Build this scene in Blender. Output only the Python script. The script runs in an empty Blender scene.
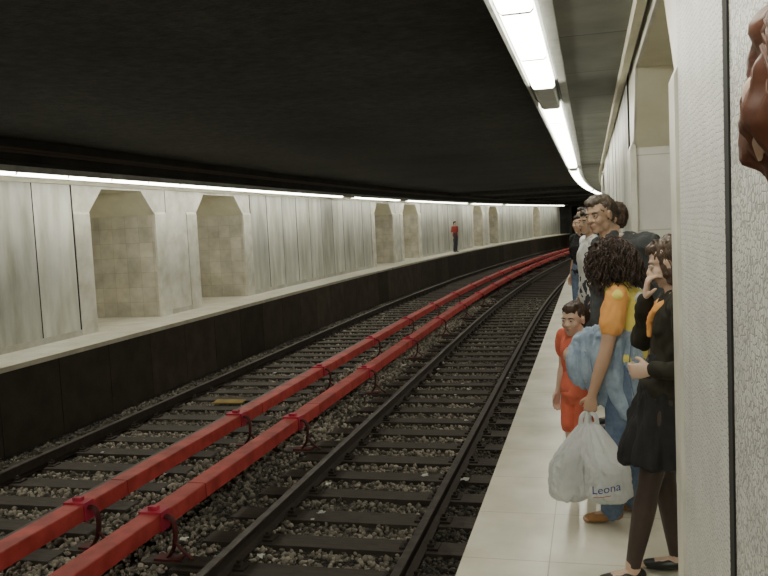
import bpy, math, random
import numpy as np
from mathutils import Vector, Matrix, noise
from mathutils.bvhtree import BVHTree
random.seed(7); np.random.seed(7)
V=Vector
# ------------------------------------------------------------------ helpers
R_CURVE=300.0; S0=18.0; XC=-4.07
def P(x,s,z):
    if s<=S0: return (x,s,z)
    th=(s-S0)/R_CURVE
    return (XC+R_CURVE*(1-math.cos(th))+(x-XC)*math.cos(th), S0+R_CURVE*math.sin(th)-(x-XC)*math.sin(th), z)

class B:
    def __init__(s): s.vs=[]; s.fs=[]; s.ms=[]; s.ts=[]
    def v(s,c): s.vs.append(tuple(c)); return len(s.vs)-1
    def f(s,idx,m=0,t=1.0): s.fs.append(tuple(idx)); s.ms.append(m); s.ts.append(t)

def finish(name,b,mats,parent=None,smooth=False,recalc=True):
    me=bpy.data.meshes.new(name); me.from_pydata(b.vs,[],b.fs)
    for m in mats: me.materials.append(m)
    if b.ms: me.polygons.foreach_set('material_index',b.ms)
    a=me.attributes.new('tint','FLOAT','FACE'); a.data.foreach_set('value',b.ts)
    if recalc:
        import bmesh
        bm=bmesh.new(); bm.from_mesh(me); bmesh.ops.recalc_face_normals(bm,faces=bm.faces); bm.to_mesh(me); bm.free()
    if smooth: me.polygons.foreach_set('use_smooth',[True]*len(me.polygons))
    me.update()
    ob=bpy.data.objects.new(name,me); bpy.context.collection.objects.link(ob)
    if parent: ob.parent=parent
    return ob
def empty(name,loc=(0,0,0),rz=0):
    e=bpy.data.objects.new(name,None); e.location=loc; e.rotation_euler=(0,0,rz); e.empty_display_size=.1
    bpy.context.collection.objects.link(e); return e

def extrude(b,prof,s0,s1,mat=0,emat=None,cap=None,step=2.0,t=1.0):
    n=max(1,int(math.ceil((s1-s0)/step))); k=len(prof); R=[]
    for i in range(n+1):
        s=s0+(s1-s0)*i/n; R.append([b.v(P(x,s,z)) for x,z in prof])
    for i in range(n):
        for j in range(k):
            j2=(j+1)%k
            b.f((R[i][j],R[i][j2],R[i+1][j2],R[i+1][j]), emat[j] if emat else mat,t)
    c=mat if cap is None else cap
    b.f(R[0][::-1],c,t); b.f(R[-1],c,t)
def sbox(b,x0,x1,s0,s1,z0,z1,mat=0,cap=None,t=1.0,emat=None):
    extrude(b,[(x0,z0),(x1,z0),(x1,z1),(x0,z1)],s0,s1,mat,emat,cap,t=t)

# ------------------------------------------------------------------ materials
def lin(c): return (c[0],c[1],c[2],1)
def M(name,c1,c2=None,scale=4,rough=.6,bump=0,bscale=60,tint=False,metal=0,ramp=(.35,.65),stretch=(1,1,1),spec=.4,bdist=.01,brick=None,vor=None,dirt=None):
    m=bpy.data.materials.new(name); m.use_nodes=True; nt=m.node_tree; N=nt.nodes; L=nt.links
    pb=N['Principled BSDF']; pb.inputs['Roughness'].default_value=rough; pb.inputs['Metallic'].default_value=metal
    pb.inputs['Specular IOR Level'].default_value=spec
    tc=N.new('ShaderNodeTexCoord'); mp=N.new('ShaderNodeMapping'); mp.inputs['Scale'].default_value=stretch
    L.new(tc.outputs['Object'],mp.inputs[0]); vec=mp.outputs[0]
    if c2 is None: c2=tuple(min(1,x*.8) for x in c1)
    no=N.new('ShaderNodeTexNoise'); no.inputs['Scale'].default_value=scale; no.inputs['Detail'].default_value=8; no.inputs['Roughness'].default_value=.6
    L.new(vec,no.inputs['Vector'])
    rp=N.new('ShaderNodeValToRGB'); rp.color_ramp.elements[0].position=ramp[0]; rp.color_ramp.elements[1].position=ramp[1]
    rp.color_ramp.elements[0].color=lin(c1); rp.color_ramp.elements[1].color=lin(c2)
    L.new(no.outputs['Fac'],rp.inputs[0]); col=rp.outputs[0]; hgt=None
    def mul(a,bb,fac=1.0,mode='MULTIPLY'):
        mx=N.new('ShaderNodeMix'); mx.data_type='RGBA'; mx.blend_type=mode; mx.inputs[0].default_value=fac
        L.new(a,mx.inputs[6]); 
        if hasattr(bb,'is_linked') or hasattr(bb,'links'): L.new(bb,mx.inputs[7])
        else: mx.inputs[7].default_value=lin(bb)
        return mx.outputs[2]
    if brick:
        ax,w,h,mo,ox,oy,mc,vary,off=brick
        sp=N.new('ShaderNodeSeparateXYZ'); L.new(tc.outputs['Object'],sp.inputs[0]); cb=N.new('ShaderNodeCombineXYZ')
        L.new(sp.outputs[ax[0]],cb.inputs[0]); L.new(sp.outputs[ax[1]],cb.inputs[1])
        m2=N.new('ShaderNodeMapping'); m2.inputs['Location'].default_value=(ox,oy,0); L.new(cb.outputs[0],m2.inputs[0])
        br=N.new('ShaderNodeTexBrick'); br.offset=off; br.inputs['Scale'].default_value=1
        br.inputs['Color1'].default_value=(1,1,1,1); br.inputs['Color2'].default_value=lin((vary,)*3); br.inputs['Mortar'].default_value=lin(mc)
        br.inputs['Brick Width'].default_value=w; br.inputs['Row Height'].default_value=h; br.inputs['Mortar Size'].default_value=mo
        L.new(m2.outputs[0],br.inputs['Vector']); col=mul(col,br.outputs['Color'])
    if vor:
        vo=N.new('ShaderNodeTexVoronoi'); vo.feature='DISTANCE_TO_EDGE'; vo.inputs['Scale'].default_value=vor[0]; vo.inputs['Randomness'].default_value=vor[1]
        L.new(tc.outputs['Object'],vo.inputs['Vector'])
        r2=N.new('ShaderNodeValToRGB'); r2.color_ramp.elements[0].position=0.02; r2.color_ramp.elements[1].position=.12
        r2.color_ramp.elements[0].color=lin((vor[2],)*3); r2.color_ramp.elements[1].color=(1,1,1,1)
        L.new(vo.outputs['Distance'],r2.inputs[0]); col=mul(col,r2.outputs[0]); hgt=r2.outputs[0]
    if dirt:
        n3=N.new('ShaderNodeTexNoise'); n3.inputs['Scale'].default_value=dirt[0]; n3.inputs['Detail'].default_value=6
        dv=tc.outputs['Object']
        if len(dirt)>2:
            m3=N.new('ShaderNodeMapping'); m3.inputs['Scale'].default_value=dirt[2]; L.new(dv,m3.inputs[0]); dv=m3.outputs[0]
        L.new(dv,n3.inputs['Vector'])
        r3=N.new('ShaderNodeValToRGB'); r3.color_ramp.elements[0].position=.4; r3.color_ramp.elements[1].position=.75
        r3.color_ramp.elements[0].color=(1,1,1,1); r3.color_ramp.elements[1].color=lin(dirt[1]); L.new(n3.outputs['Fac'],r3.inputs[0]); col=mul(col,r3.outputs[0])
    if tint:
        at=N.new('ShaderNodeAttribute'); at.attribute_name='tint'; col=mul(col,at.outputs['Fac'])
    L.new(col,pb.inputs['Base Color'])
    if bump:
        bn=N.new('ShaderNodeBump'); bn.inputs['Strength'].default_value=bump; bn.inputs['Distance'].default_value=bdist
        if hgt is None:
            n2=N.new('ShaderNodeTexNoise'); n2.inputs['Scale'].default_value=bscale; n2.inputs['Detail'].default_value=5; L.new(vec,n2.inputs['Vector']); hgt=n2.outputs['Fac']
        L.new(hgt,bn.inputs['Height']); L.new(bn.outputs[0],pb.inputs['Normal'])
    return m
def EM(name,c,s):
    m=bpy.data.materials.new(name); m.use_nodes=True; nt=m.node_tree; nt.nodes.clear()
    e=nt.nodes.new('ShaderNodeEmission'); e.inputs[0].default_value=lin(c); e.inputs[1].default_value=s
    o=nt.nodes.new('ShaderNodeOutputMaterial'); nt.links.new(e.outputs[0],o.inputs[0]); return m

m_plat=M('platform_marble',(.82,.79,.69),(.68,.66,.56),scale=3,rough=.3,brick=((0,1),.415,.62,.003,.645,0,(.62,.6,.54),.94,0),dirt=(2.2,(.78,.76,.68)))
m_dark=M('sooty_concrete',(.016,.016,.014),(.035,.034,.03),scale=1.5,rough=.85,bump=.4,bscale=12)
m_ceil=M('sooty_ceiling',(.038,.039,.036),(.09,.092,.085),scale=9,rough=.95,bump=.8,bscale=30,bdist=.03,ramp=(.3,.75),dirt=(.45,(.55,.55,.55)))
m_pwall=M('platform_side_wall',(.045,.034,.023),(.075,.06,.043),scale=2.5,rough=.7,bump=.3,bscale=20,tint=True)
m_panel=M('wall_panel_marble',(.7,.71,.65),(.48,.49,.45),scale=1.6,rough=.4,tint=True,stretch=(1,1,.4),dirt=(2.6,(.6,.59,.5),(1,1.6,.3)))
m_marble=M('pilaster_marble',(.76,.75,.68),(.58,.58,.52),scale=2.2,rough=.38,tint=True,dirt=(4,(.76,.74,.66)))
m_joint=M('joint_black',(.012,.012,.012),(.02,.02,.02),rough=.8)
m_mosaic=M('white_mosaic',(.78,.78,.74),(.64,.64,.61),scale=9,rough=.4,vor=(62,.6,.45),bump=.5,bdist=.004,tint=True)
m_tile=M('stone_tile',(.66,.63,.54),(.47,.45,.38),scale=2.4,rough=.45,brick=((0,2),.3,.3,.004,.1,0,(.7,.68,.62),.85,0),tint=True,dirt=(2.5,(.75,.73,.66)))
m_tilew=M('white_stone_block',(.74,.73,.68),(.6,.59,.55),scale=2.4,rough=.4,brick=((0,2),.9,.5,.004,.35,0,(.7,.7,.68),.94,.5),tint=True)
m_cream=M('cream_plaster',(.76,.74,.6),(.66,.64,.5),scale=3,rough=.7)
m_soff=M('soffit_panel',(.24,.25,.225),(.15,.16,.145),scale=2,rough=.6,brick=((0,1),.9,1.2,.008,.2,.1,(.25,.25,.25),.8,0))
m_trim=M('metal_trim',(.42,.43,.4),(.3,.31,.29),scale=6,rough=.5)
m_on=EM('fluorescent_diffuser',(1,.975,.82),21.0)
m_hall=EM('hall_diffuser',(1,.94,.78),10.0)
m_off=M('diffuser_unlit',(.6,.62,.6),rough=.4)
m_ballbase=M('ballast_bed',(.045,.038,.031),(.14,.124,.102),scale=14,rough=.95,vor=(24,1,.15),bump=1,bdist=.03)
m_stone=M('ballast_stone',(.42,.38,.315),(.21,.185,.148),scale=5,rough=.9,tint=True)
m_sleep=M('oiled_sleeper',(.036,.028,.022),(.065,.052,.04),scale=6,rough=.7,bump=.4,bscale=40,stretch=(1,4,1))
m_rust=M('rail_rust',(.045,.032,.025),(.028,.021,.017),scale=15,rough=.8)
m_steel=M('rail_head_steel',(.12,.105,.095),(.07,.06,.055),scale=8,rough=.5,metal=.6)
m_red=M('red_cover',(.58,.08,.07),(.44,.055,.05),scale=3,rough=.55,dirt=(5,(.55,.42,.38)))
m_redl=M('red_clamp',(.58,.04,.09),(.42,.03,.06),scale=8,rough=.5)
m_redd=M('dark_red_bracket',(.12,.02,.02),(.06,.015,.015),scale=8,rough=.7)

# ------------------------------------------------------------------ dimensions
XE=-.645; XW=.28           # right platform edge, right wall face
LE=-7.5; LW=-8.4           # left platform edge, left wall face
SA,SB=-10.0,76.0
ZS=2.62; ZCH=3.05

b=B(); sbox(b,-7.6,-.5,SA,96,-1.5,-1.2); finish('floor',b,[m_ballbase])
def platform(e,far,d,name):
    b=B()
    sbox(b,e,far,SA,SB,-.07,0,0,cap=0)
    finish(name,b,[m_plat])
    b=B(); s=SA
    while s<96:
        s1=min(s+1.25,96)
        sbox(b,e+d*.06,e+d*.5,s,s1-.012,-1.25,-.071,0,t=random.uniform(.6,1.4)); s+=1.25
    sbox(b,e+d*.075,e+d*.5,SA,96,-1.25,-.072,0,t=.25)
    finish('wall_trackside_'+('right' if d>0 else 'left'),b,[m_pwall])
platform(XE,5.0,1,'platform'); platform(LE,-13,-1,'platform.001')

def wall(face,d,ops,mosaic,name,tile):
    core=B(); pan=B()
    th=1.8; ops=sorted(ops)
    edges=[SA]+[q for o in ops for q in o]+[SB]
    segs=[(edges[i],edges[i+1]) for i in range(0,len(edges),2)]
    x0=face+d*.03; x1=face+d*th
    for a,c in segs:
        sbox(core,x0,x1,a+.03,c-.03,0,2.05,0,cap=1,emat=[1,1,1,0])
        sbox(core,x0,x1,a,c,2.05,ZS+.3,2,cap=2,emat=[2,2,2,2])
        for (q0,q1) in ((a,a+.03),(c-.03,c)):
            sbox(core,x0,x1,q0,q1,0,2.05,1,cap=1)
        small=(c-a)<3
        pw=.16 if (small and mosaic) else .42
        for q0,q1 in ((a-.02,a+pw),(c-pw,c+.02)):
            extrude(pan,[(face-d*.01,0),(face+d*.03,0),(face+d*.03,2.1),(face+d*.012,2.1),(face-d*.01,2.05)],q0,q1,1,t=random.uniform(.92,1.03))
            sbox(pan,face+d*.012,face+d*.032,max(q0,a),min(q1,c),2.1,ZS,1,t=1.0)
        s=a+pw+.012; e=c-pw-.012
        n=2 if small else max(1,round((e-s)/1.02)); w=(e-s)/n
        for i in range(n):
            off=random.uniform(-.003,.006)
            mm=2 if mosaic and small else (1 if small else 0)
            g=.03 if mm!=1 else .006
            q0=s+i*w; q1=q0+w-g
            if mosaic and small and abs(a-.95)<.2:
                q0,q1=((s,1.8) if i==0 else (1.855,e))
            sbox(pan,face+d*off,face+d*.028,q0,q1,.1,ZS,mm,t=random.uniform(.74,1.04) if mm!=2 else 1.0)
            if (mm!=1) and (i<n-1): sbox(pan,face+d*.001,face+d*.028,q1,q1+(.055 if mosaic and small else g),.1,ZS,3)
        if not small:
            for q in (a+pw,c-pw-.024): sbox(pan,face+d*.001,face+d*.028,q,q+.024,.1,ZS,3)
        sbox(pan,face-d*.006,face+d*.028,a+pw,c-pw,0,.1,1,t=.7)
    for a,c in ops:
        h=2.5; ch=.45
        sbox(core,x0,x1,a,c,h,ZS+.3,2)
        for (sa,sb) in ((a,a+ch),(c,c-ch)):
            vs=[]
            for x in (x0,x1):
                vs.append([core.v(P(x,sa,2.05)),core.v(P(x,sb,h)),core.v(P(x,sa,h))])
            core.f(vs[0],2); core.f(vs[1][::-1],2)
            for i in range(3):
                j=(i+1)%3; core.f((vs[0][i],vs[0][j],vs[1][j],vs[1][i]),2)
            v2=[[pan.v(P(x,q,z)) for q,z in ((sa,2.05),(sb,h),(sa,h))] for x in (face+d*.012,face+d*.029)]
            pan.f(v2[0],1); pan.f(v2[1][::-1],1)
            for i in range(3):
                j=(i+1)%3; pan.f((v2[0][i],v2[0][j],v2[1][j],v2[1][i]),1)
        sbox(pan,face+d*.012,face+d*.029,a,c,h,ZS,1)
    root=finish(name,core,[m_joint,tile,m_cream])
    finish('cladding',pan,[m_panel,m_marble,m_mosaic,m_joint],parent=root)
wall(XW,1,[(-1.6,.95),(2.9,5.65),(16.4,18.9),(20.9,23.6),(34.4,36.9),(38.9,41.6),(52.4,55),(57,59.6)],True,'wall_right',m_tilew)
wall(LW,-1,[(-5.8,-3.6),(-1.9,.6),(12.2,14.4),(16.1,18.6),(30.1,32.6),(34.1,36.7),(48.1,50.6),(52.2,54.8),(66,68.5)],False,'wall_left',m_tile)

for d,xa,xb,nm in ((1,XW+1.8,5.0,'right'),(-1,LW-1.8,-13.0,'left')):
    b=B(); sbox(b,xb,xb+d*.2,SA,SB,0,2.95,0); finish('wall_hall_'+nm,b,[m_panel])
    b=B(); sbox(b,xa-d*.01,xb,SA,SB,2.92,3.0,0); finish('ceiling_hall_'+nm,b,[m_cream])
    b=B(); s=SA+.5
    xm=(xa+xb)/2
    while s<SB-2:
        sbox(b,xm-.12,xm+.12,s,s+1.4,2.86,2.919,0); s+=3.2
    finish('hall_ceiling_lamp' if d>0 else 'hall_ceiling_lamp.001',b,[m_hall])

b=B(); sbox(b,-8.6,.6,SA,96,ZCH,ZCH+.2,0)
for s in (40,50,60,70):
    sbox(b,-7.95,-.55,s,s+.5,ZCH-.18,ZCH,0)
finish('ceiling',b,[m_ceil])
def soffit(xw,xi,d,nm):
    b=B()
    sbox(b,xi,xw+d*.03,SA,SB,ZS,ZS+.03,0)
    sbox(b,xi,xi+d*.06,SA,SB,ZS+.03,ZCH,1)
    sbox(b,xi-d*.05,xi,SA,SB,ZS+.12,ZS+.2,1)
    sbox(b,xi-d*.01,xi+d*.012,SA,SB,ZS-.03,ZS+.06,2)
    sbox(b,xi+d*.225,xi+d*.28,SA,SB,ZS-.025,ZS,2)
    sbox(b,xw-d*.055,xw-d*.011,SA,SB,ZS-.075,ZS,3)
    finish('soffit_'+nm,b,[m_soff,m_ceil if d>0 else m_dark,m_trim,m_cream])
    b=B(); s=SA+.1; i=0
    x0=xi+d*.035; x1=xi+d*.195
    while s<SB-1.3:
        off=(i in ((14,23,37,44,51) if d>0 else (30,36,47,55)))
        extrude(b,[(x0,ZS-.045),(x0+d*.015,ZS-.06),(x1-d*.015,ZS-.06),(x1,ZS-.045),(x1,ZS),(x0,ZS)],s,s+1.11,1 if off else 0,cap=2)
        s+=1.145; i+=1
    finish('fluorescent_light_strip' if d>0 else 'fluorescent_light_strip.001',b,[m_on,m_off,m_trim])
soffit(XW,-.42,1,'right'); soffit(LW,-7.62,-1,'left')
b=B()
for x,z in ((-7.545,2.9),(-7.545,2.86),(-.49,2.92)):
    sbox(b,x-.015,x+.015,SA,SB,z-.015,z+.015,0)
finish('cable_run',b,[M('cable',(.08,.05,.035),rough=.6)])
b=B(); sbox(b,-13.2,5.2,SA-.2,SA,-1.5,3.2,0); finish('wall_back',b,[m_panel])
b=B()
sbox(b,-13.2,-7.3,SB,SB+.3,-1.5,3.2,0); sbox(b,-.85,5.2,SB,SB+.3,-1.5,3.2,0); sbox(b,-7.3,-.85,SB,SB+.3,2.5,3.2,0)
sbox(b,-7.9,-7.6,SB,96,-1.5,3.2,0); sbox(b,-.5,-.2,SB,96,-1.5,3.2,0); sbox(b,-8,-.2,96,96.3,-1.5,3.2,0)
finish('wall_tunnel_end',b,[m_dark])

# ------------------------------------------------------------------ tracks
TC=[XE-1.6,LE+1.6]
for ti,xc in enumerate(TC):
    root=empty('railway_track' if ti==0 else 'railway_track.001')
    b=B()
    for xr in (xc-.7525,xc+.7525):
        pr=[(-.075,-1.15),(.075,-1.15),(.075,-1.138),(.012,-1.125),(.012,-1.045),(.035,-1.035),(.035,-1.006),(.028,-1.0),(-.028,-1.0),(-.035,-1.006),(-.035,-1.035),(-.012,-1.045),(-.012,-1.125),(-.075,-1.138)]
        pr=[(xr+x,z) for x,z in pr]
        em=[0]*14; em[6]=em[7]=em[8]=1
        extrude(b,pr,SA,95,0,emat=em,step=1.5)
    finish('rails',b,[m_rust,m_steel],parent=root)
    b=B(); s=-9.6
    while s<95:
        j=random.uniform(-.03,.03); w=.13+random.uniform(-.01,.015); h=-1.145+random.uniform(-.012,.0)
        x0,x1=xc-1.25+j,xc+1.25+j
        q=[(x0,-1.3),(x1,-1.3),(x1,h-.015),(x1-.015,h),(x0+.015,h),(x0,h-.015)]
        extrude(b,q,s-w,s+w,0,t=random.uniform(.6,1.35))
        if s<34:
            for xr in (xc-.7525,xc+.7525):
                sbox(b,xr-.17,xr+.17,s-.07,s+.07,h,-1.137,1)
                for dd in (-1,1):
                    sbox(b,xr+dd*.1-.03,xr+dd*.1+.03,s-.035,s+.035,-1.137,-1.112,1)
                    sbox(b,xr+dd*.1-.014,xr+dd*.1+.014,s-.014,s+.014,-1.112,-1.085,1)
        s+=.62
    finish('sleepers',b,[m_sleep,m_rust],parent=root)

# ballast stones
ico=[]; ph=(1+5**.5)/2
for a_ in (-1,1):
    for c_ in (-ph,ph): ico+= [(0,a_,c_),(a_,c_,0),(c_,0,a_)]
ico=np.array(ico)/math.sqrt(1+ph*ph)
from itertools import combinations
ed=min(np.linalg.norm(ico[i]-ico[j]) for i,j in combinations(range(12),2))
tri=[t for t in combinations(range(12),3) if all(abs(np.linalg.norm(ico[t[p]]-ico[t[q]])-ed)<1e-3 for p,q in ((0,1),(1,2),(0,2)))]
tr=[]
for t in tri:
    n=np.cross(ico[t[1]]-ico[t[0]],ico[t[2]]-ico[t[0]])
    tr.append(t if np.dot(n,ico[t[0]])>0 else (t[0],t[2],t[1]))
tr=np.array(tr)
NS=56000
sx=np.random.uniform(-7.42,-.72,NS); ss=3.2+25*np.random.uniform(0,1,NS)**1.35
keep=np.ones(NS,bool)
for xc in TC:
    on=(np.abs(sx-xc)<1.27)
    k=np.abs(((ss+9.6+.31)%.62)-.31)<.125
    keep&=~(on&k&(np.random.rand(NS)<.95))
    for xr in (xc-.7525,xc+.7525): keep&=~(np.abs(sx-xr)<.06)
sx=sx[keep]; ss=ss[keep]; n=len(sx)
sz=-1.195+np.random.uniform(-.01,.018,n)+np.where(np.abs(sx-XC)<.55,.03,0)
rad=np.random.uniform(.013,.029,n)
pos=np.array([P(a,c,z) for a,c,z in zip(sx,ss,sz)])
jit=1+np.random.uniform(-.28,.28,(n,12,1)); sc=np.random.uniform(.7,1.3,(n,1,3))
an=np.random.uniform(0,6.28,n); ca,sa=np.cos(an)[:,None],np.sin(an)[:,None]
vv=ico[None]*jit*sc*rad[:,None,None]
vx=vv[:,:,0]*ca-vv[:,:,1]*sa; vy=vv[:,:,0]*sa+vv[:,:,1]*ca
vv=np.stack([vx,vy,vv[:,:,2]],2)+pos[:,None,:]
fc=(tr[None]+ (np.arange(n)*12)[:,None,None]).reshape(-1,3)
me=bpy.data.meshes.new('track_ballast'); me.vertices.add(n*12); me.vertices.foreach_set('co',vv.reshape(-1).astype(np.float32))
me.loops.add(len(fc)*3); me.loops.foreach_set('vertex_index',fc.reshape(-1).astype(np.int32))
me.polygons.add(len(fc)); me.polygons.foreach_set('loop_start',(np.arange(len(fc))*3).astype(np.int32))
me.update(calc_edges=True)
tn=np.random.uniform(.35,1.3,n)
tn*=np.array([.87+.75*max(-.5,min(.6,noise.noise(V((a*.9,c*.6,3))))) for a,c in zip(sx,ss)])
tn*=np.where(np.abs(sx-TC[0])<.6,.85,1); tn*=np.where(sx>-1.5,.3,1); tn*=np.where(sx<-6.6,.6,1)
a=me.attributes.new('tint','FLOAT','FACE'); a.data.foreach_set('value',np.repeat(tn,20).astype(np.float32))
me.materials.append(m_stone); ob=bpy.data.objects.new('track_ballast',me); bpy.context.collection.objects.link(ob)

# ------------------------------------------------------------------ tube / ellipsoid
def cr(p,t):
    n=len(p)-1; i=min(int(t),n-1); u=t-i
    g=lambda k:p[max(0,min(n,k))]
    a,b_,c,d=g(i-1),g(i),g(i+1),g(i+2)
    return [0.5*((2*b_[k])+(-a[k]+c[k])*u+(2*a[k]-5*b_[k]+4*c[k]-d[k])*u*u+(-a[k]+3*b_[k]-3*c[k]+d[k])*u**3) for k in range(len(b_))]
def tube(b,pts,rad,n=14,sub=5,ref=(0,1,0),mat=0,cap=True):
    data=[]
    for p,r in zip(pts,rad):
        if not isinstance(r,(tuple,list)): r=(r,r)
        data.append([p[0],p[1],p[2],r[0],r[1]])
    m=(len(pts)-1)*sub; S=[cr(data,i/sub) for i in range(m+1)]
    ref=V(ref); rings=[]; prev=None
    C=[V(s[:3]) for s in S]
    for i,s in enumerate(S):
        t=(C[min(i+1,m)]-C[max(i-1,0)]).normalized()
        a=ref-t*ref.dot(t)
        if a.length<.15:
            a=prev if prev else t.orthogonal()
            a=a-t*a.dot(t)
        a.normalize(); prev=a.copy(); c=t.cross(a)
        rings.append((C[i],a,c,max(s[3],.0005),max(s[4],.0005),t))
    out=[]
    def ring(c0,a,c,ra,rb): return [b.v(c0+a*(ra*math.cos(2*math.pi*k/n))+c*(rb*math.sin(2*math.pi*k/n))) for k in range(n)]
    if cap:
        c0,a,c,ra,rb,t=rings[0]; r=min(ra,rb)
        p0=b.v(c0-t*r)
        for an in (70,40): out.append(ring(c0-t*(r*math.sin(math.radians(an))),a,c,ra*math.cos(math.radians(an)),rb*math.cos(math.radians(an))))
    for (c0,a,c,ra,rb,t) in rings: out.append(ring(c0,a,c,ra,rb))
    if cap:
        for an in (40,70): out.append(ring(c0+t*(min(ra,rb)*math.sin(math.radians(an))),a,c,ra*math.cos(math.radians(an)),rb*math.cos(math.radians(an))))
        p1=b.v(c0+t*min(ra,rb))
    for i in range(len(out)-1):
        for k in range(n):
            k2=(k+1)%n; b.f((out[i][k],out[i][k2],out[i+1][k2],out[i+1][k]),mat)
    if cap:
        for k in range(n):
            k2=(k+1)%n; b.f((p0,out[0][k2],out[0][k]),mat); b.f((p1,out[-1][k],out[-1][k2]),mat)
def ell(b,c,r,R=None,n=14,mat=0):
    c=V(c); R=R or Matrix.Identity(3); m=n//2+2; rows=[]
    f=lambda th,ph:c+R@V((r[0]*math.sin(th)*math.cos(ph),r[1]*math.sin(th)*math.sin(ph),r[2]*math.cos(th)))
    top=b.v(f(0,0)); bot=b.v(f(math.pi,0))
    for i in range(1,m): rows.append([b.v(f(math.pi*i/m,2*math.pi*k/n)) for k in range(n)])
    for k in range(n):
        k2=(k+1)%n; b.f((top,rows[0][k],rows[0][k2]),mat); b.f((bot,rows[-1][k2],rows[-1][k]),mat)
        for i in range(len(rows)-1): b.f((rows[i][k],rows[i+1][k],rows[i+1][k2],rows[i][k2]),mat)

def remesh(name,b,mat,parent,vox,it=2,amp=0,fr=(14,14,5),floor=None,seed=0):
    me=bpy.data.meshes.new('t'); me.from_pydata(b.vs,[],b.fs); o=bpy.data.objects.new('t',me); bpy.context.collection.objects.link(o)
    m=o.modifiers.new('r','REMESH'); m.mode='VOXEL'; m.voxel_size=vox
    if it: s=o.modifiers.new('s','SMOOTH'); s.factor=.5; s.iterations=it
    dg=bpy.context.evaluated_depsgraph_get(); dg.update()
    nm=bpy.data.meshes.new_from_object(o.evaluated_get(dg)); bpy.data.objects.remove(o); bpy.data.meshes.remove(me)
    nm.name=name
    if amp:
        sd=V((seed*3.1,seed*1.7,seed))
        nr=[v.normal.copy() for v in nm.vertices]
        for v,nn in zip(nm.vertices,nr):
            q=V((v.co.x*fr[0],v.co.y*fr[1],v.co.z*fr[2]))+sd
            v.co+=nn*(amp*(noise.noise(q)+.5*noise.noise(q*2.3)))
    if floor is not None:
        for v in nm.vertices:
            if v.co.z<floor: v.co.z=floor
    nm.materials.clear(); nm.materials.append(mat)
    nm.polygons.foreach_set('use_smooth',[True]*len(nm.polygons)); nm.update()
    ob=bpy.data.objects.new(name,nm); bpy.context.collection.objects.link(ob); ob.parent=parent
    return ob

# ------------------------------------------------------------------ people
def skinmat(n,c): 
    return M(n,c,tuple(x*.88 for x in c),scale=8,rough=.55,bump=.1,bscale=150,bdist=.002)
m_eye=M('eye_white',(.5,.48,.45),rough=.3); m_iris=M('iris',(.03,.018,.01),rough=.2); m_lip=M('lips',(.4,.2,.16),rough=.45)
def hand(b,W,D,N,T,curl=.5,k=1.0,thumb=.3):
    D=V(D).normalized(); N=V(N); N=(N-D*N.dot(D)).normalized(); T=V(T); T=(T-D*T.dot(D)-N*T.dot(N)).normalized(); W=V(W)
    tube(b,[W-D*.02*k,W+D*.015*k,W+D*.055*k,W+D*.09*k],[(.024*k,.02*k),(.03*k,.018*k),(.04*k,.016*k),(.039*k,.013*k)],ref=T,n=12,sub=3)
    for i,(off,ln) in enumerate(((.031,.072),(.0105,.08),(-.0105,.074),(-.031,.058))):
        p=W+D*(.088-.006*(i==3))*k+T*off*k; pts=[p-D*.012*k]; d=D+T*off*2.2*(1-curl); d.normalize()
        ang=curl*1.15; pts.append(p.copy())
        for fr in (.42,.32,.26):
            rot=Matrix.Rotation(ang,3,D.cross(N)); d=(rot@d).normalized()
            p=p+d*ln*fr*k; pts.append(p.copy())
        tube(b,pts,[.009*k,.0092*k,.0085*k,.008*k,.007*k],n=8,sub=2,ref=T)
    p=W+D*.022*k+T*.026*k+N*.004; d=(D*.65+T*.7+N*thumb).normalized(); d2=(D*.9+T*.15+N*(thumb+.4)).normalized()
    tube(b,[p-d*.01*k,p,p+d*.04*k,p+d*.04*k+d2*.03*k],[.013*k,.0135*k,.0105*k,.008*k],n=8,sub=2,ref=N)
def head(b,C,Rm,k):
    f=lambda x,y,z:C+Rm@(V((x,y,z))*k)
    E=lambda c,r:ell(b,f(*c),[q*k for q in r],Rm,n=18)
    E((-.012,0,.032),(.094,.077,.083)); E((.022,0,-.028),(.066,.058,.078)); E((.035,0,-.076),(.045,.042,.034)); E((.062,0,-.094),(.02,.022,.018))
    E((.068,0,.028),(.022,.05,.012))
    for s in (-1,1):
        E((.058,s*.036,-.028),(.028,.024,.028)); E((-.004,s*.078,-.008),(.019,.008,.032)); E((.0,s*.084,.008),(.016,.006,.016))
        E((.094,s*.012,-.028),(.011,.009,.008)); E((.0,s*.045,-.07),(.045,.02,.035))
    tube(b,[f(.08,0,.018),f(.094,0,-.004),f(.106,0,-.024),f(.1,0,-.03)],[.008*k,.009*k,.012*k,.01*k],n=10,sub=3)
    E((.082,0,-.053),(.014,.026,.009)); E((.08,0,-.064),(.014,.02,.008))
SKM=[None]
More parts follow.
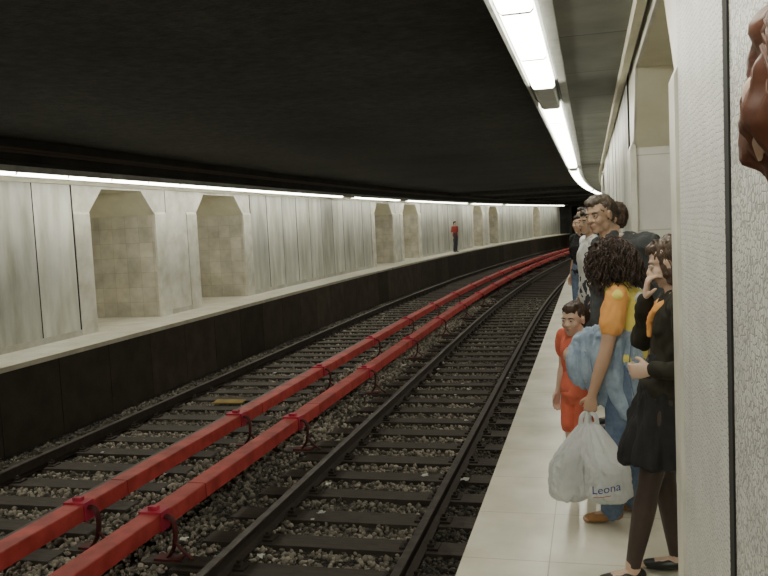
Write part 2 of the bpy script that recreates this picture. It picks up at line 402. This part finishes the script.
def face_bits(C,Rm,k,hm,par):
    f=lambda x,y,z:C+Rm@(V((x,y,z))*k)
    b=B()
    for s in (-1,1):
        ell(b,f(.077,s*.031,.004),[.0122*k]*3,Rm,n=12,mat=0); ell(b,f(.086,s*.031,.004),[.0045*k,.0065*k,.0065*k],Rm,n=10,mat=1)
        tube(b,[f(.086,s*.014,.021),f(.09,s*.031,.026),f(.078,s*.05,.02)],[.0035*k,.0042*k,.0025*k],n=6,sub=3,mat=2)
        tube(b,[f(.084,s*.019,.009),f(.0895,s*.031,.0118),f(.08,s*.044,.008)],[.0032*k,.0046*k,.003*k],n=6,sub=3,mat=4)
        tube(b,[f(.084,s*.019,.0),f(.0885,s*.031,-.0045),f(.08,s*.044,.0)],[.0026*k,.0036*k,.0025*k],n=6,sub=3,mat=4)
    tube(b,[f(.083,-.022,-.056),f(.094,0,-.053),f(.083,.022,-.056)],[.0018*k,.0045*k,.0018*k],n=8,sub=4,mat=3)
    tube(b,[f(.082,-.018,-.06),f(.0925,0,-.063),f(.082,.018,-.06)],[.0018*k,.005*k,.0018*k],n=8,sub=4,mat=3)
    finish('face_features',b,[m_eye,m_iris,hm,m_lip,SKM[0]],parent=par,smooth=True)

def fig(name,loc,heading,H=1.7,J=None,female=True,skin=None,top=None,bottom=None,shoe=None,hair=('short',None),look=(0,0,0),hands=None,vox=.009,hk=1.0,wide=1.0,feet=None,seed=1):
    k=H/1.7; e=empty(name,loc,math.radians(heading)); SKM[0]=skin
    sw=.172 if female else .2
    D=dict(pelvis=(0,0,.92),waist=(0,0,1.06),chest=(0,0,1.24),neck=(-.01,0,1.43),head=(.02,0,1.585))
    for s,q in (('L',1),('R',-1)):
        D['sh'+s]=(-.005,q*sw,1.385); D['el'+s]=(-.03,q*(sw+.045),1.1); D['wr'+s]=(.03,q*(sw+.05),.86)
        D['hip'+s]=(0,q*.085,.9); D['kn'+s]=(.015,q*.09,.49); D['an'+s]=(-.025,q*.09,.085)
    D={a:V(v)*k for a,v in D.items()}
    g=k*wide
    for a,v in (J or {}).items(): D[a]=V(v)
    Rm=Matrix.Rotation(math.radians(look[0]),3,'Z')@Matrix.Rotation(math.radians(look[1]),3,'Y')@Matrix.Rotation(math.radians(look[2]),3,'X')
    left=(D['shL']-D['shR']).normalized()
    tp=[D['pelvis']-V((0,0,.09*k)),D['pelvis'],D['waist'],D['chest'],D['chest'].lerp(D['neck'],.62),D['neck']]
    tr_=([(.11,.08),(.165,.112),(.122,.09),(.14,.108),(.135,.085),(.06,.055)] if female else [(.11,.08),(.155,.108),(.14,.1),(.165,.115),(.16,.09),(.065,.06)])
    T=lambda pad,lo=0,hi=6:[((a+pad/g)*g,(c+pad/g)*g) for a,c in tr_][lo:hi]
    hc=D['head']; kk=k*hk
    b=B()
    tube(b,tp,T(0),ref=left,n=20)
    tube(b,[D['shR'],D['shR'].lerp(D['shL'],.5)+V((0,0,.015)),D['shL']],[.052*g,.06*g,.052*g],sub=4)
    tube(b,[D['neck']-V((0,0,.04)),D['neck'].lerp(hc,.45),hc+Rm@V((-.02,0,-.03))*kk],[.056*g,.05*kk,.05*kk],sub=4)
    head(b,hc,Rm,kk)
    for s in 'LR':
        a,c,w=D['sh'+s],D['el'+s],D['wr'+s]
        tube(b,[a,a.lerp(c,.35),c,c.lerp(w,.3),w],[.05*g,.046*g,.037*g,.039*g,.025*g],sub=4)
        q=1 if s=='L' else -1
        hd=(hands or {}).get(s)
        dd=(w-c).normalized()
        if hd is None: hd=(dd,(0,-q,0),(1,0,0),.35)
        hand(b,w,hd[0],hd[1],hd[2],hd[3],k=k*(hk if hk>1.1 else 1)*.96)
        a,c,w=D['hip'+s],D['kn'+s],D['an'+s]
        tube(b,[a,a.lerp(c,.4),c,c.lerp(w,.3),w],[.085*g,.078*g,.053*g,.054*g,.034*g],sub=4)
        fd=V((feet or {}).get(s,(1,q*.15,0))).normalized()
        tube(b,[w-fd*.03*k-V((0,0,.04*k)),w+fd*.06*k-V((0,0,.05*k)),w+fd*.15*k-V((0,0,.065*k))],[(.03*k,.035*k),(.038*k,.03*k),(.036*k,.018*k)],ref=V((0,0,1)).cross(fd),sub=3)
        tube(b,[w+V((0,0,.02)),w-V((0,0,.05*k))],[.034*k,.034*k],sub=2)
    remesh('body',b,skin,e,vox if vox>.007 else .0052,it=2,floor=.004)
    face_bits(hc,Rm,kk,hair[1],e)
    if shoe:
        b=B()
        for s in 'LR':
            q=1 if s=='L' else -1; w=D['an'+s]; fd=V((feet or {}).get(s,(1,q*.15,0))).normalized(); sd=V((0,0,1)).cross(fd)
            tube(b,[w-fd*.03*k-V((0,0,.04*k)),w+fd*.05*k-V((0,0,.052*k)),w+fd*.14*k-V((0,0,.062*k))],[(.034*k,.036*k),(.043*k,.032*k),(.038*k,.022*k)],ref=sd,sub=4)
        remesh('shoes',b,shoe,e,.007,it=1,floor=0.001)
    if bottom:
        kind,bm=bottom[0],bottom[1]; b=B()
        if kind in('trousers','shorts'):
            tube(b,tp[:3],T(.014,0,3),ref=left,n=20)
            for s in 'LR':
                a,c,w=D['hip'+s],D['kn'+s],D['an'+s]
                if kind=='trousers': tube(b,[a,a.lerp(c,.4),c,c.lerp(w,.5),w-V((0,0,.02))],[.1*g,.094*g,.072*g,.066*g,.06*g],sub=5)
                else: tube(b,[a,a.lerp(c,.45),a.lerp(c,.8)],[.1*g,.1*g,.098*g],sub=5)
            remesh(kind,b,bm,e,max(vox,.007),it=2,amp=.01*k,fr=(18,18,9),seed=seed)
        else:
            zb=bottom[2]; mid=(D['knL']+D['knR'])/2; pc=D['pelvis']
            bot=pc.lerp(mid,(pc.z-zb)/(pc.z-mid.z))
            tube(b,[bot,pc.lerp(bot,.5),pc,D['waist']],[(.19*g,.2*g),(.188*g,.17*g),(.172*g,.125*g),(.132*g,.1*g)],ref=left,n=28,cap=True)
            b.vs=[(x,y,max(z,zb)) for x,y,z in b.vs]
            remesh('skirt',b,bm,e,.008,it=1,amp=.02,fr=(24,24,2.5),seed=seed)
            if len(bottom)>3:
                b=B()
                for s in 'LR':
                    a,c,w=D['hip'+s],D['kn'+s],D['an'+s]
                    tube(b,[a,a.lerp(c,.4),c,c.lerp(w,.3),w],[.087*g,.08*g,.056*g,.058*g,.037*g],sub=5)
                remesh('tights',b,bottom[3],e,.006,it=1)
    if top:
        tm,sl,hem,pad=top[:4]; sm=top[4] if len(top)>4 else tm
        b=B(); h0=D['pelvis'].copy(); h0.z=hem
        r0=(tr_[1][0]*g+pad+.006,tr_[1][1]*g+pad+.006)
        tube(b,[h0,D['waist'],D['chest'],tp[4],D['neck']-V((0,0,.01))],[r0]+[(x+.004,y+.004) for x,y in T(pad,2,5)]+[(.07*g,.062*g)],ref=left,n=24)
        tube(b,[D['shR'],D['shR'].lerp(D['shL'],.5)+V((0,0,.012)),D['shL']],[.058*g+pad*.6,.064*g,.058*g+pad*.6],sub=4)
        if female and hk<1.1:
            for q in (-1,1): ell(b,D['chest']+V((.075*g,q*.062*g,.02)),(.055*g,.06*g,.06*g))
        sb=b if sm is tm else B()
        for s in 'LR':
            a,c,w=D['sh'+s],D['el'+s],D['wr'+s]
            if sl>=2: pts=[a,a.lerp(c,.4),c,c.lerp(w,.4),w-(w-c)*.04]; rr=[.055*g,.051*g,.044*g,.042*g,.034*g]
            elif sl>=1: pts=[a,a.lerp(c,.45),a.lerp(c,.85)]; rr=[.06*g,.058*g,.056*g]
            else: pts=[a,a.lerp(c,.3),a.lerp(c,.55)]; rr=[.06*g,.06*g,.06*g]
            tube(sb,pts,[r+pad*.6 for r in rr],sub=5)
        remesh('top',b,tm,e,max(vox,.007),it=2,amp=.014*k,fr=(17,17,11),seed=seed)
        if sb is not b: remesh('sleeves',sb,sm,e,.007,it=2,amp=.008,fr=(22,22,14),seed=seed)
    f=lambda x,y,z:hc+Rm@(V((x,y,z))*kk)
    kind,hm=hair; b=B(); HE=lambda c,r:ell(b,f(*c),[q*kk for q in r],Rm,n=20)
    HE((-.025,0,.045),(.094,.083,.085)); HE((-.045,0,.005),(.068,.078,.082)); HE((.02,0,.085),(.066,.06,.04))
    if kind in('long','bob','curly'):
        HE((-.045,0,-.04),(.06,.082,.09))
        for s in (-1,1): HE((-.005,s*.062,-.03),(.045,.024,.085))
    if kind=='crop':
        HE((-.05,0,-.02),(.055,.08,.06))
        for s in (-1,1): HE((-.01,s*.064,.0),(.055,.024,.06))
    if kind=='curly': HE((-.055,0,-.03),(.07,.088,.1))
    if kind=='long': tube(b,[f(-.06,0,0),f(-.08,0,-.1),f(-.08,0,-.2)],[(.075*kk,.045*kk),(.08*kk,.04*kk),(.06*kk,.025*kk)],ref=Rm@V((0,1,0)))
    remesh('hair',b,hm,e,.006 if vox<.01 else .012,it=2,amp=.012*kk,fr=(50,50,24),seed=seed)
    if kind in('curly','bob') or vox<.0081:
        rnd=random.Random(seed); cb=B()
        N_={'curly':760,'bob':420,'short':900,'long':300,'crop':1600}[kind]
        for i in range(N_):
            while True:
                d=V((rnd.gauss(0,1),rnd.gauss(0,1),rnd.gauss(0,1))).normalized()
                lim=(.4 if kind=='curly' else .1) if d.z<.35 else .8
                if d.x<lim and d.z>-.5: break
            base=f(-.025+d.x*.09,d.y*.08,.04+d.z*.08)
            out=Rm@d
            Ln={'curly':rnd.uniform(.08,.23),'bob':rnd.uniform(.06,.13),'short':rnd.uniform(.03,.05),'crop':rnd.uniform(.03,.06),'long':.16}[kind]*kk
            dn=V((0,0,-1)); hr={'curly':.011,'bob':.003,'short':.0015,'crop':.0015,'long':.003}[kind]*kk
            ax=out.cross(V((0,0,1))); ax=ax.normalized() if ax.length>.1 else V((1,0,0))
            p=base.copy(); pts=[]; st=14 if kind=='curly' else 7; ph0=rnd.uniform(0,6)
            back=Rm@V((-.8 if kind in('short','crop') else -.35,0,0))
            for j in range(st+1):
                u=j/st; dirn=(out*max(0,(1-u*1.6))*(.6 if kind=='curly' else .3)+dn*(.35+u)+back).normalized()
                p=p+dirn*(Ln/st)
                w=ph0+u*Ln/kk*75
                pts.append(p+out*hr*math.cos(w)+ax*hr*math.sin(w))
            r0={'curly':.0032,'bob':.0025,'short':.0017,'crop':.0013,'long':.003}[kind]*kk
            tube(cb,pts,[r0]*(st-1)+[r0*.7,r0*.3],n=4,sub=1,cap=False)
        finish('hair_strands',cb,[hm],parent=e,smooth=True,recalc=False)
    return e,D

sk1=skinmat('skin_tan',(.52,.33,.23)); sk2=skinmat('skin_olive',(.52,.35,.25)); sk3=skinmat('skin_light',(.6,.42,.32))
hr_black=M('hair_black',(.02,.013,.01),(.035,.022,.016),scale=30,rough=.5); hr_br=M('hair_brown',(.05,.03,.02),(.085,.055,.035),scale=30,rough=.5)
hr_gb=M('hair_greying_brown',(.06,.045,.034),(.13,.105,.085),scale=40,rough=.5)
hr_dkb=M('hair_dark_brown',(.03,.018,.013),(.06,.036,.026),scale=30,rough=.5)
hr_red=M('hair_auburn',(.14,.05,.026),(.075,.026,.014),scale=40,rough=.5)
c_yel=M('shirt_yellow',(.86,.76,.2),(.8,.68,.16),scale=6,rough=.8)
c_or=M('sleeve_orange',(.85,.42,.14),(.78,.36,.1),scale=8,rough=.8)
c_wht=M('shirt_white',(.75,.75,.73),(.65,.66,.65),scale=8,rough=.8)
c_den=M('denim_light',(.36,.45,.55),(.22,.29,.39),scale=14,rough=.85,bump=.3,bscale=200,bdist=.002)
c_jean=M('denim_blue',(.17,.23,.33),(.09,.13,.22),scale=14,rough=.85,bump=.3,bscale=200,bdist=.002)
c_blk=M('cloth_black',(.012,.012,.013),(.022,.022,.022),scale=10,rough=.9)
c_dkb=M('jacket_dark_olive',(.03,.026,.016),(.018,.016,.011),scale=10,rough=.85)
c_suit=M('suit_charcoal',(.06,.065,.068),(.04,.044,.047),scale=10,rough=.85)
c_red=M('cloth_red',(.72,.17,.1),(.58,.12,.07),scale=8,rough=.8); c_redk=M('cloth_dark_red',(.4,.06,.05),rough=.8)
c_tight=M('sheer_tights',(.055,.036,.03),(.038,.026,.022),scale=8,rough=.5)
c_shoe=M('shoe_tan',(.38,.19,.07),(.25,.12,.045),scale=10,rough=.5); c_shb=M('shoe_black',(.02,.018,.016),rough=.35)
c_grey=M('trousers_grey',(.06,.065,.08),rough=.85)

fig('woman_with_bags',(.10,4.35,0),180,1.55,J=dict(
    pelvis=(-.05,0,.82),waist=(-.085,0,.95),chest=(-.085,0,1.09),neck=(-.055,0,1.24),head=(.02,.01,1.355),
    shL=(-.02,.155,1.2),elL=(.04,.2,.935),wrL=(.115,.19,.70),shR=(-.03,-.155,1.2),elR=(.0,-.19,.95),wrR=(.16,-.07,.91),
    hipL=(-.045,.075,.8),knL=(-.01,.085,.43),anL=(.03,.085,.08),hipR=(-.05,-.075,.8),knR=(-.05,-.085,.43),anR=(-.09,-.09,.08)),
    skin=sk1,top=(c_yel,0,.88,.012,c_or),bottom=('trousers',c_jean),shoe=c_shoe,hair=('curly',hr_dkb),look=(-45,26,0),
    hands={'L':((.15,-.02,-1),(0,-1,0),(1,0,0),1.15),'R':((1,.5,-.1),(0,0,-1),(0,1,0),.5)},vox=.0065,seed=3)
e=bpy.data.objects['woman_with_bags']; b=B()
tube(b,[(-.185,0,1.14),(-.17,.1,1.17),(-.12,.15,1.2)],[(.012,.03),(.014,.034),(.012,.03)],n=10)
tube(b,[(-.185,0,1.14),(-.17,-.1,1.17),(-.12,-.15,1.2)],[(.012,.03),(.014,.034),(.012,.03)],n=10)
remesh('shirt_stripe',b,c_wht,e,.006)

# denim jacket carried on the arm
e=empty('denim_jacket',(.10,4.35,0),math.pi); b=B()
tube(b,[(-.1,.1,.99),(.03,.09,1.0),(.12,.06,.985),(.18,.03,.94)],[(.05,.05),(.055,.05),(.05,.045),(.035,.035)],n=16)
tube(b,[(.15,.03,.96),(.185,.05,.86),(.16,.06,.74)],[(.05,.05),(.05,.06),(.03,.045)],n=16,ref=(0,1,0))
tube(b,[(.07,.08,1.0),(.08,.1,.84),(.045,.1,.65)],[(.045,.075),(.04,.09),(.025,.08)],n=18,ref=(0,1,0))
tube(b,[(-.08,.11,.98),(-.075,.13,.83),(-.09,.12,.64)],[(.04,.05),(.035,.065),(.02,.06)],n=18,ref=(0,1,0))
tube(b,[(-.02,.14,.96),(.0,.15,.79),(-.04,.15,.59)],[(.03,.035),(.032,.042),(.03,.035)],n=14)
tube(b,[(.12,.09,.97),(.13,.1,.83),(.1,.1,.7)],[(.03,.03),(.03,.03),(.025,.025)],n=14)
remesh('jacket_cloth',b,c_den,e,.0055,it=1,amp=.018,fr=(34,34,6),seed=9)
b=B()
for pts in ([(-.085,.165,.97),(-.07,.192,.83),(-.09,.18,.7)],[(.12,.12,1.0),(.115,.138,.85),(.08,.138,.69)]):
    tube(b,pts,[.003]*3,n=6)
finish('seams',b,[c_jean],parent=e,smooth=True)
b=B()
for z in (.76,.84,.92): ell(b,(.145,.128,z),(.006,.004,.006),n=8)
finish('buttons',b,[m_trim],parent=e,smooth=True)

m_bag=bpy.data.materials.new('white_plastic_film'); m_bag.use_nodes=True; nt=m_bag.node_tree; pb=nt.nodes['Principled BSDF']
pb.inputs['Base Color'].default_value=(.82,.83,.84,1); pb.inputs['Roughness'].default_value=.3
trn=nt.nodes.new('ShaderNodeBsdfTranslucent'); trn.inputs[0].default_value=(.8,.83,.85,1); mx=nt.nodes.new('ShaderNodeMixShader'); mx.inputs[0].default_value=.4
trp=nt.nodes.new('ShaderNodeBsdfTransparent'); mx2=nt.nodes.new('ShaderNodeMixShader'); mx2.inputs[0].default_value=.14
nt.links.new(pb.outputs[0],mx.inputs[1]); nt.links.new(trn.outputs[0],mx.inputs[2]); nt.links.new(mx.outputs[0],mx2.inputs[1]); nt.links.new(trp.outputs[0],mx2.inputs[2]); nt.links.new(mx2.outputs[0],nt.nodes['Material Output'].inputs[0])
m_print=M('bag_print_blue',(.05,.06,.3),rough=.4); m_print2=M('bag_print_red',(.6,.12,.06),rough=.4)
m_ca=M('contents_a',(.3,.42,.3),rough=.6); m_cb=M('contents_b',(.5,.5,.58),rough=.6)
def bag(name,c,w,d,zt,zb,grip,seed):
    e=empty(name,(0,0,0)); b=B(); n=110; m=64; rings=[]
    for i in range(m+1):
        t=i/m; z=zb+(zt-zb)*t
        pr=min(1,(t/.1)**.5*.75+.25) if t<.1 else 1
        if t>.5: pr*=1-.72*((t-.5)/.5)**1.3
        cx=c[0]+(grip[0]-c[0])*max(0,(t-.45)/.55)*.85; cy=c[1]+(grip[1]-c[1])*max(0,(t-.45)/.55)*.85
        r=[]
        for k_ in range(n):
            a=2*math.pi*k_/n; q=V((math.cos(a)*2.2,math.sin(a)*2.2,z*9+seed))
            fold=noise.noise(V((math.cos(a)*5,math.sin(a)*5,z*3+seed)))*(.14+.3*max(0,t-.5)*2)
            cr_=abs(noise.noise(q*1.6))*.24-.05+abs(noise.noise(q*4))*.1
            s_=pr*(1+fold-cr_)
            zz=z+noise.noise(V((math.cos(a)*2,math.sin(a)*2,seed)))*.03*(1-t)
            r.append(b.v((cx+w*s_*math.copysign(abs(math.cos(a))**.8,math.cos(a)),cy+d*s_*math.copysign(abs(math.sin(a))**.8,math.sin(a)),zz)))
        rings.append(r)
    for i in range(m):
        for k_ in range(n):
            k2=(k_+1)%n; b.f((rings[i][k_],rings[i][k2],rings[i+1][k2],rings[i+1][k_]))
    bc=b.v((c[0],c[1],zb-.008))
    for k_ in range(n): b.f((bc,rings[0][(k_+1)%n],rings[0][k_]))
    finish('bag_film',b,[m_bag],parent=e,smooth=True)
    bv=BVHTree.FromPolygons(b.vs,b.fs)
    ct=B(); ell(ct,(c[0]-.02,c[1],zb+.1),(w*.5,d*.5,.07)); ell(ct,(c[0]+.03,c[1],zb+.19),(w*.42,d*.45,.06),mat=1); ell(ct,(c[0]-.01,c[1],zb+.25),(w*.35,d*.4,.04),mat=0)
    finish('contents',ct,[m_ca,m_cb],parent=e,smooth=True)
    h=B(); g=V(grip); tx=c[0]+(grip[0]-c[0])*.85; ty=c[1]+(grip[1]-c[1])*.85
    for q in (-1,1):
        for p in (-1,1):
            tube(h,[(tx+q*w*.24,ty+p*d*.2,zt-.02),(tx+q*w*.2,ty+p*.012,zt+.03),(g.x+q*.012,g.y+p*.008,g.z+.012)],[(.004,.014),(.004,.011),(.004,.008)],n=8,sub=5,ref=(0,1,0))
    finish('handles',h,[m_bag],parent=e,smooth=True)
    return e,bv
grip=(-.035,4.165,.605)
b1,bv1=bag('plastic_bag',(-.145,4.18),.1,.07,.555,.14,grip,2.0)
b2,bv2=bag('plastic_bag',(.05,4.09),.112,.072,.56,.165,grip,8.0)
import bmesh
def lettering(txt,size,x0,z0,slope,bv,mat,par):
    cu=bpy.data.curves.new('txt','FONT'); cu.body=txt; cu.size=size; cu.extrude=0
    to=bpy.data.objects.new('t',cu); bpy.context.collection.objects.link(to)
    dg=bpy.context.evaluated_depsgraph_get(); dg.update(); tm=bpy.data.meshes.new_from_object(to.evaluated_get(dg)); bpy.data.objects.remove(to)
    bm=bmesh.new(); bm.from_mesh(tm); bmesh.ops.triangulate(bm,faces=bm.faces)
    bmesh.ops.subdivide_edges(bm,edges=[q for q in bm.edges if q.calc_length()>.008],cuts=2); bm.to_mesh(tm); bm.free()
    for v in tm.vertices:
        x=x0+v.co.x; z=z0+v.co.y+v.co.x*slope
        hit=bv.ray_cast(V((x,3.8,z)),V((0,1,0)))
        v.co=(x,(hit[0].y-.0025) if hit[0] else 4.05,z)
    tm.materials.clear(); tm.materials.append(mat); o=bpy.data.objects.new('printed_lettering',tm); bpy.context.collection.objects.link(o); o.parent=par
lettering('Leona',.058,-.03,.225,.22,bv2,m_print,b2)
lettering('~~~',.05,-.025,.195,.22,bv2,m_print2,b2)

fig('woman_in_black',(.285,3.62,0),182,1.56,J=dict(
    pelvis=(-.01,0,.84),waist=(-.04,0,.97),chest=(-.06,0,1.11),neck=(-.07,0,1.27),head=(-.035,.0,1.4),
    shL=(-.06,.155,1.225),elL=(-.09,.2,.97),wrL=(.06,.16,.965),shR=(-.06,-.155,1.225),elR=(.07,-.17,1.03),wrR=(.06,-.02,1.25),
    hipL=(-.01,.075,.82),knL=(.075,.08,.44),anL=(.15,.09,.085),hipR=(-.02,-.075,.82),knR=(-.01,-.07,.44),anR=(-.05,-.06,.085)),
    skin=sk3,top=(c_dkb,2,.86,.008),bottom=('skirt',c_blk,.53,c_tight),shoe=c_shb,hair=('bob',hr_br),look=(-12,16,0),wide=.93,hk=.95,
    hands={'L':((1,-.3,-.15),(0,-1,0),(0,.2,1),.75),'R':((-.12,.3,1),(-1,0,-.2),(0,1,0),.45)},vox=.0065,seed=5)
e=bpy.data.objects['woman_in_black']; b=B()
tube(b,[(-.04,.06,1.25),(.02,.045,1.21),(.045,.01,1.15),(.05,.0,1.09)],[.014,.017,.017,.01],n=12)
tube(b,[(-.04,-.06,1.25),(.02,-.04,1.21),(.045,.0,1.15)],[.014,.017,.014],n=12)
remesh('scarf',b,c_or,e,.005,amp=.006,fr=(30,30,30))

fig('man_in_suit',(.265,5.15,0),225,1.78,female=False,hk=.93,J=dict(
    waist=(.015,-.015,1.1),chest=(.035,-.035,1.29),neck=(.12,-.08,1.475),head=(.18,-.115,1.615),
    shL=(.035,.148,1.425),shR=(.05,-.23,1.425),elL=(.0,.19,1.14),wrL=(.06,.18,.9),elR=(.03,-.27,1.14),wrR=(.09,-.25,.9)),
    skin=sk2,top=(c_suit,2,.84,.018),bottom=('trousers',c_suit),shoe=c_shb,hair=('short',hr_gb),look=(6,7,4),vox=.0065,seed=6)
e=bpy.data.objects['man_in_suit']; b=B()
tube(b,[(.1,-.15,1.49),(.17,-.085,1.455),(.1,-.01,1.49)],[(.012,.018)]*3,n=10)
tube(b,[(.165,-.08,1.455),(.16,-.065,1.38),(.15,-.05,1.3)],[(.03,.008),(.02,.006),(.006,.004)],n=10)
remesh('shirt_collar',b,c_wht,e,.006)

fig('child_in_red',(-.1,4.8,0),225,1.12,female=True,hk=1.25,wide=.92,skin=sk3,top=(c_red,0,.57,.012),bottom=('shorts',c_red),shoe=c_shoe,hair=('short',hr_dkb),look=(15,5,0),
    J=dict(head=(.015,0,1.015)),vox=.0078,seed=8)
fig('man_in_white_shirt',(-.0,7.9,0),195,1.66,female=False,skin=sk2,top=(c_wht,1,.86,.014),bottom=('trousers',c_grey),shoe=c_shb,hair=('short',hr_black),look=(30,0,0),seed=11)
fig('man_in_dark_jacket',(.12,6.2,0),185,1.68,female=False,skin=sk2,top=(c_blk,2,.86,.008),bottom=('trousers',c_grey),shoe=c_shb,hair=('short',hr_br),look=(0,5,0),wide=.95,J=dict(head=(-.04,0,1.58),neck=(-.03,0,1.42)),seed=12)
fig('woman_in_blue_jeans',(-.12,10.8,0),215,1.62,skin=sk1,top=(c_blk,1,.9,.012),bottom=('trousers',c_jean),shoe=c_shb,hair=('long',hr_black),seed=13)
fig('man_in_shirt',(-.1,13.5,0),200,1.74,female=False,skin=sk2,top=(c_wht,1,.9,.014),bottom=('trousers',c_blk),shoe=c_shb,hair=('short',hr_black),seed=14)
fig('auburn_haired_woman',(.489,.66,0),180,1.78,J=dict(
    waist=(.05,0,1.1),chest=(.11,0,1.29),neck=(.2,0,1.5),head=(.284,0,1.692),shL=(.15,.165,1.43),shR=(.15,-.165,1.43),elL=(.08,.17,1.15),elR=(.08,-.17,1.15),wrL=(.12,.15,.9),wrR=(.12,-.15,.9)),
    skin=sk3,top=(c_grey,2,.9,.012),bottom=('trousers',c_blk),shoe=c_shb,hair=('crop',hr_red),look=(-85,0,0),vox=.0078,seed=15)
p=P(-7.95,42,0); fig('passenger_in_red',(p[0],p[1],0),-30,1.62,female=False,skin=sk2,top=(c_redk,1,.9,.008),bottom=('trousers',c_grey),shoe=c_shb,hair=('short',hr_black),wide=.9,vox=.014,seed=16)

# ------------------------------------------------------------------ conductor rails with red covers
for ri,xr in enumerate((XC-.43,XC+.40)):
    root=empty('third_rail' if ri==0 else 'third_rail.001'); b=B(); zt=-.72
    s=-9.8
    while s<94:
        extrude(b,[(xr-.095,zt-.14),(xr-.08,zt-.14),(xr-.08,zt-.02),(xr+.08,zt-.02),(xr+.08,zt-.14),(xr+.095,zt-.14),(xr+.095,zt-.008),(xr+.087,zt),(xr-.087,zt),(xr-.095,zt-.008)],s,min(s+3.285,94),0,step=1.7)
        s+=3.3
    finish('cover',b,[m_red],parent=root)
    b=B(); extrude(b,[(xr-.035,zt-.17),(xr+.035,zt-.17),(xr+.035,zt-.14),(xr+.01,zt-.13),(xr+.01,zt-.07),(xr+.03,zt-.06),(xr-.03,zt-.06),(xr-.01,zt-.07),(xr-.01,zt-.13),(xr-.035,zt-.14)],-9.8,94,0)
    finish('conductor',b,[m_rust],parent=root)
    b=B(); s=-9.8-.55 +3.3; 
    off=.33 if ri==0 else .2
    while s<93:
        q=s-.42+off; dd=1
        sbox(b,xr-.107,xr+.107,q-.07,q+.07,zt-.15,zt+.018,0); sbox(b,xr-.04,xr+.04,q-.03,q+.03,zt+.018,zt+.05,0)
        pts=[P(xr+dd*x,q,z) for x,z in ((.08,zt-.03),(.16,zt-.05),(.19,zt-.14),(.17,zt-.3),(.1,-1.12))]
        tube(b,pts,[(.035,.014)]*5,n=10,sub=4,ref=(0,1,0),mat=1)
        pts=[P(xr+dd*x,q,z) for x,z in ((.17,zt-.25),(.26,-1.06),(.34,-1.12))]
        tube(b,pts,[(.018,.012)]*3,n=8,sub=4,ref=(0,1,0),mat=1)
        sbox(b,xr-.1,xr+.5,q-.09,q+.09,-1.2,-1.13,2)
        sbox(b,xr+.0,xr+.24,q-.06,q+.06,-1.13,-1.11,1)
        s+=3.3
    finish('brackets',b,[m_redl,m_redd,m_sleep],parent=root,smooth=False)

b=B(); v=[b.v(q) for q in ((-5.98,11.6,-1.12),(-5.5,11.68,-1.135),(-5.53,11.9,-1.13),(-6.0,11.83,-1.115),(-5.98,11.6,-1.1),(-5.5,11.68,-1.115),(-5.53,11.9,-1.11),(-6.0,11.83,-1.095))]
for f_ in ((3,2,1,0),(4,5,6,7),(0,1,5,4),(1,2,6,5),(2,3,7,6),(3,0,4,7)): b.f([v[i] for i in f_])
finish('wooden_board',b,[M('board_ochre',(.35,.25,.06),(.2,.14,.05),scale=5,rough=.8)])
b=B()
for i in range(46):
    x=random.choice([random.uniform(-3.1,-.9),random.uniform(-7,-1)]); y=random.uniform(4.5,20); z=-1.13; g=[]
    r=random.uniform(.015,.045)
    for a in range(4):
        for c in range(4): g.append(b.v((x+(a-1.5)*r*.6+random.uniform(-.3,.3)*r,y+(c-1.5)*r*.6+random.uniform(-.3,.3)*r,z+random.uniform(0,r*.5))))
    for a in range(3):
        for c in range(3): b.f((g[a*4+c],g[a*4+c+1],g[a*4+c+5],g[a*4+c+4]))
finish('litter',b,[M('paper',(.6,.6,.56),rough=.8)],recalc=False)

# ------------------------------------------------------------------ camera + world
psi,pi_,rho=math.radians(14.62),math.radians(4.5),math.radians(2.8)
r0=V((math.cos(psi),math.sin(psi),0)); f0=V((-math.sin(psi),math.cos(psi),0)); Z=V((0,0,1))
fw=f0*math.cos(pi_)-Z*math.sin(pi_); up=f0*math.sin(pi_)+Z*math.cos(pi_)
cr_=r0*math.cos(rho)-up*math.sin(rho); cu_=r0*math.sin(rho)+up*math.cos(rho)
cam=bpy.data.cameras.new('camera'); cam.lens=37.5; cam.sensor_width=36; cam.clip_start=.02; cam.clip_end=300
co=bpy.data.objects.new('camera',cam); bpy.context.collection.objects.link(co)
mt=Matrix((cr_,cu_,-fw)).transposed().to_4x4(); mt.translation=V((0,0,1.62)); co.matrix_world=mt
bpy.context.scene.camera=co
w=bpy.data.worlds.new('world'); bpy.context.scene.world=w; w.use_nodes=True
w.node_tree.nodes['Background'].inputs[0].default_value=(.02,.022,.022,1)
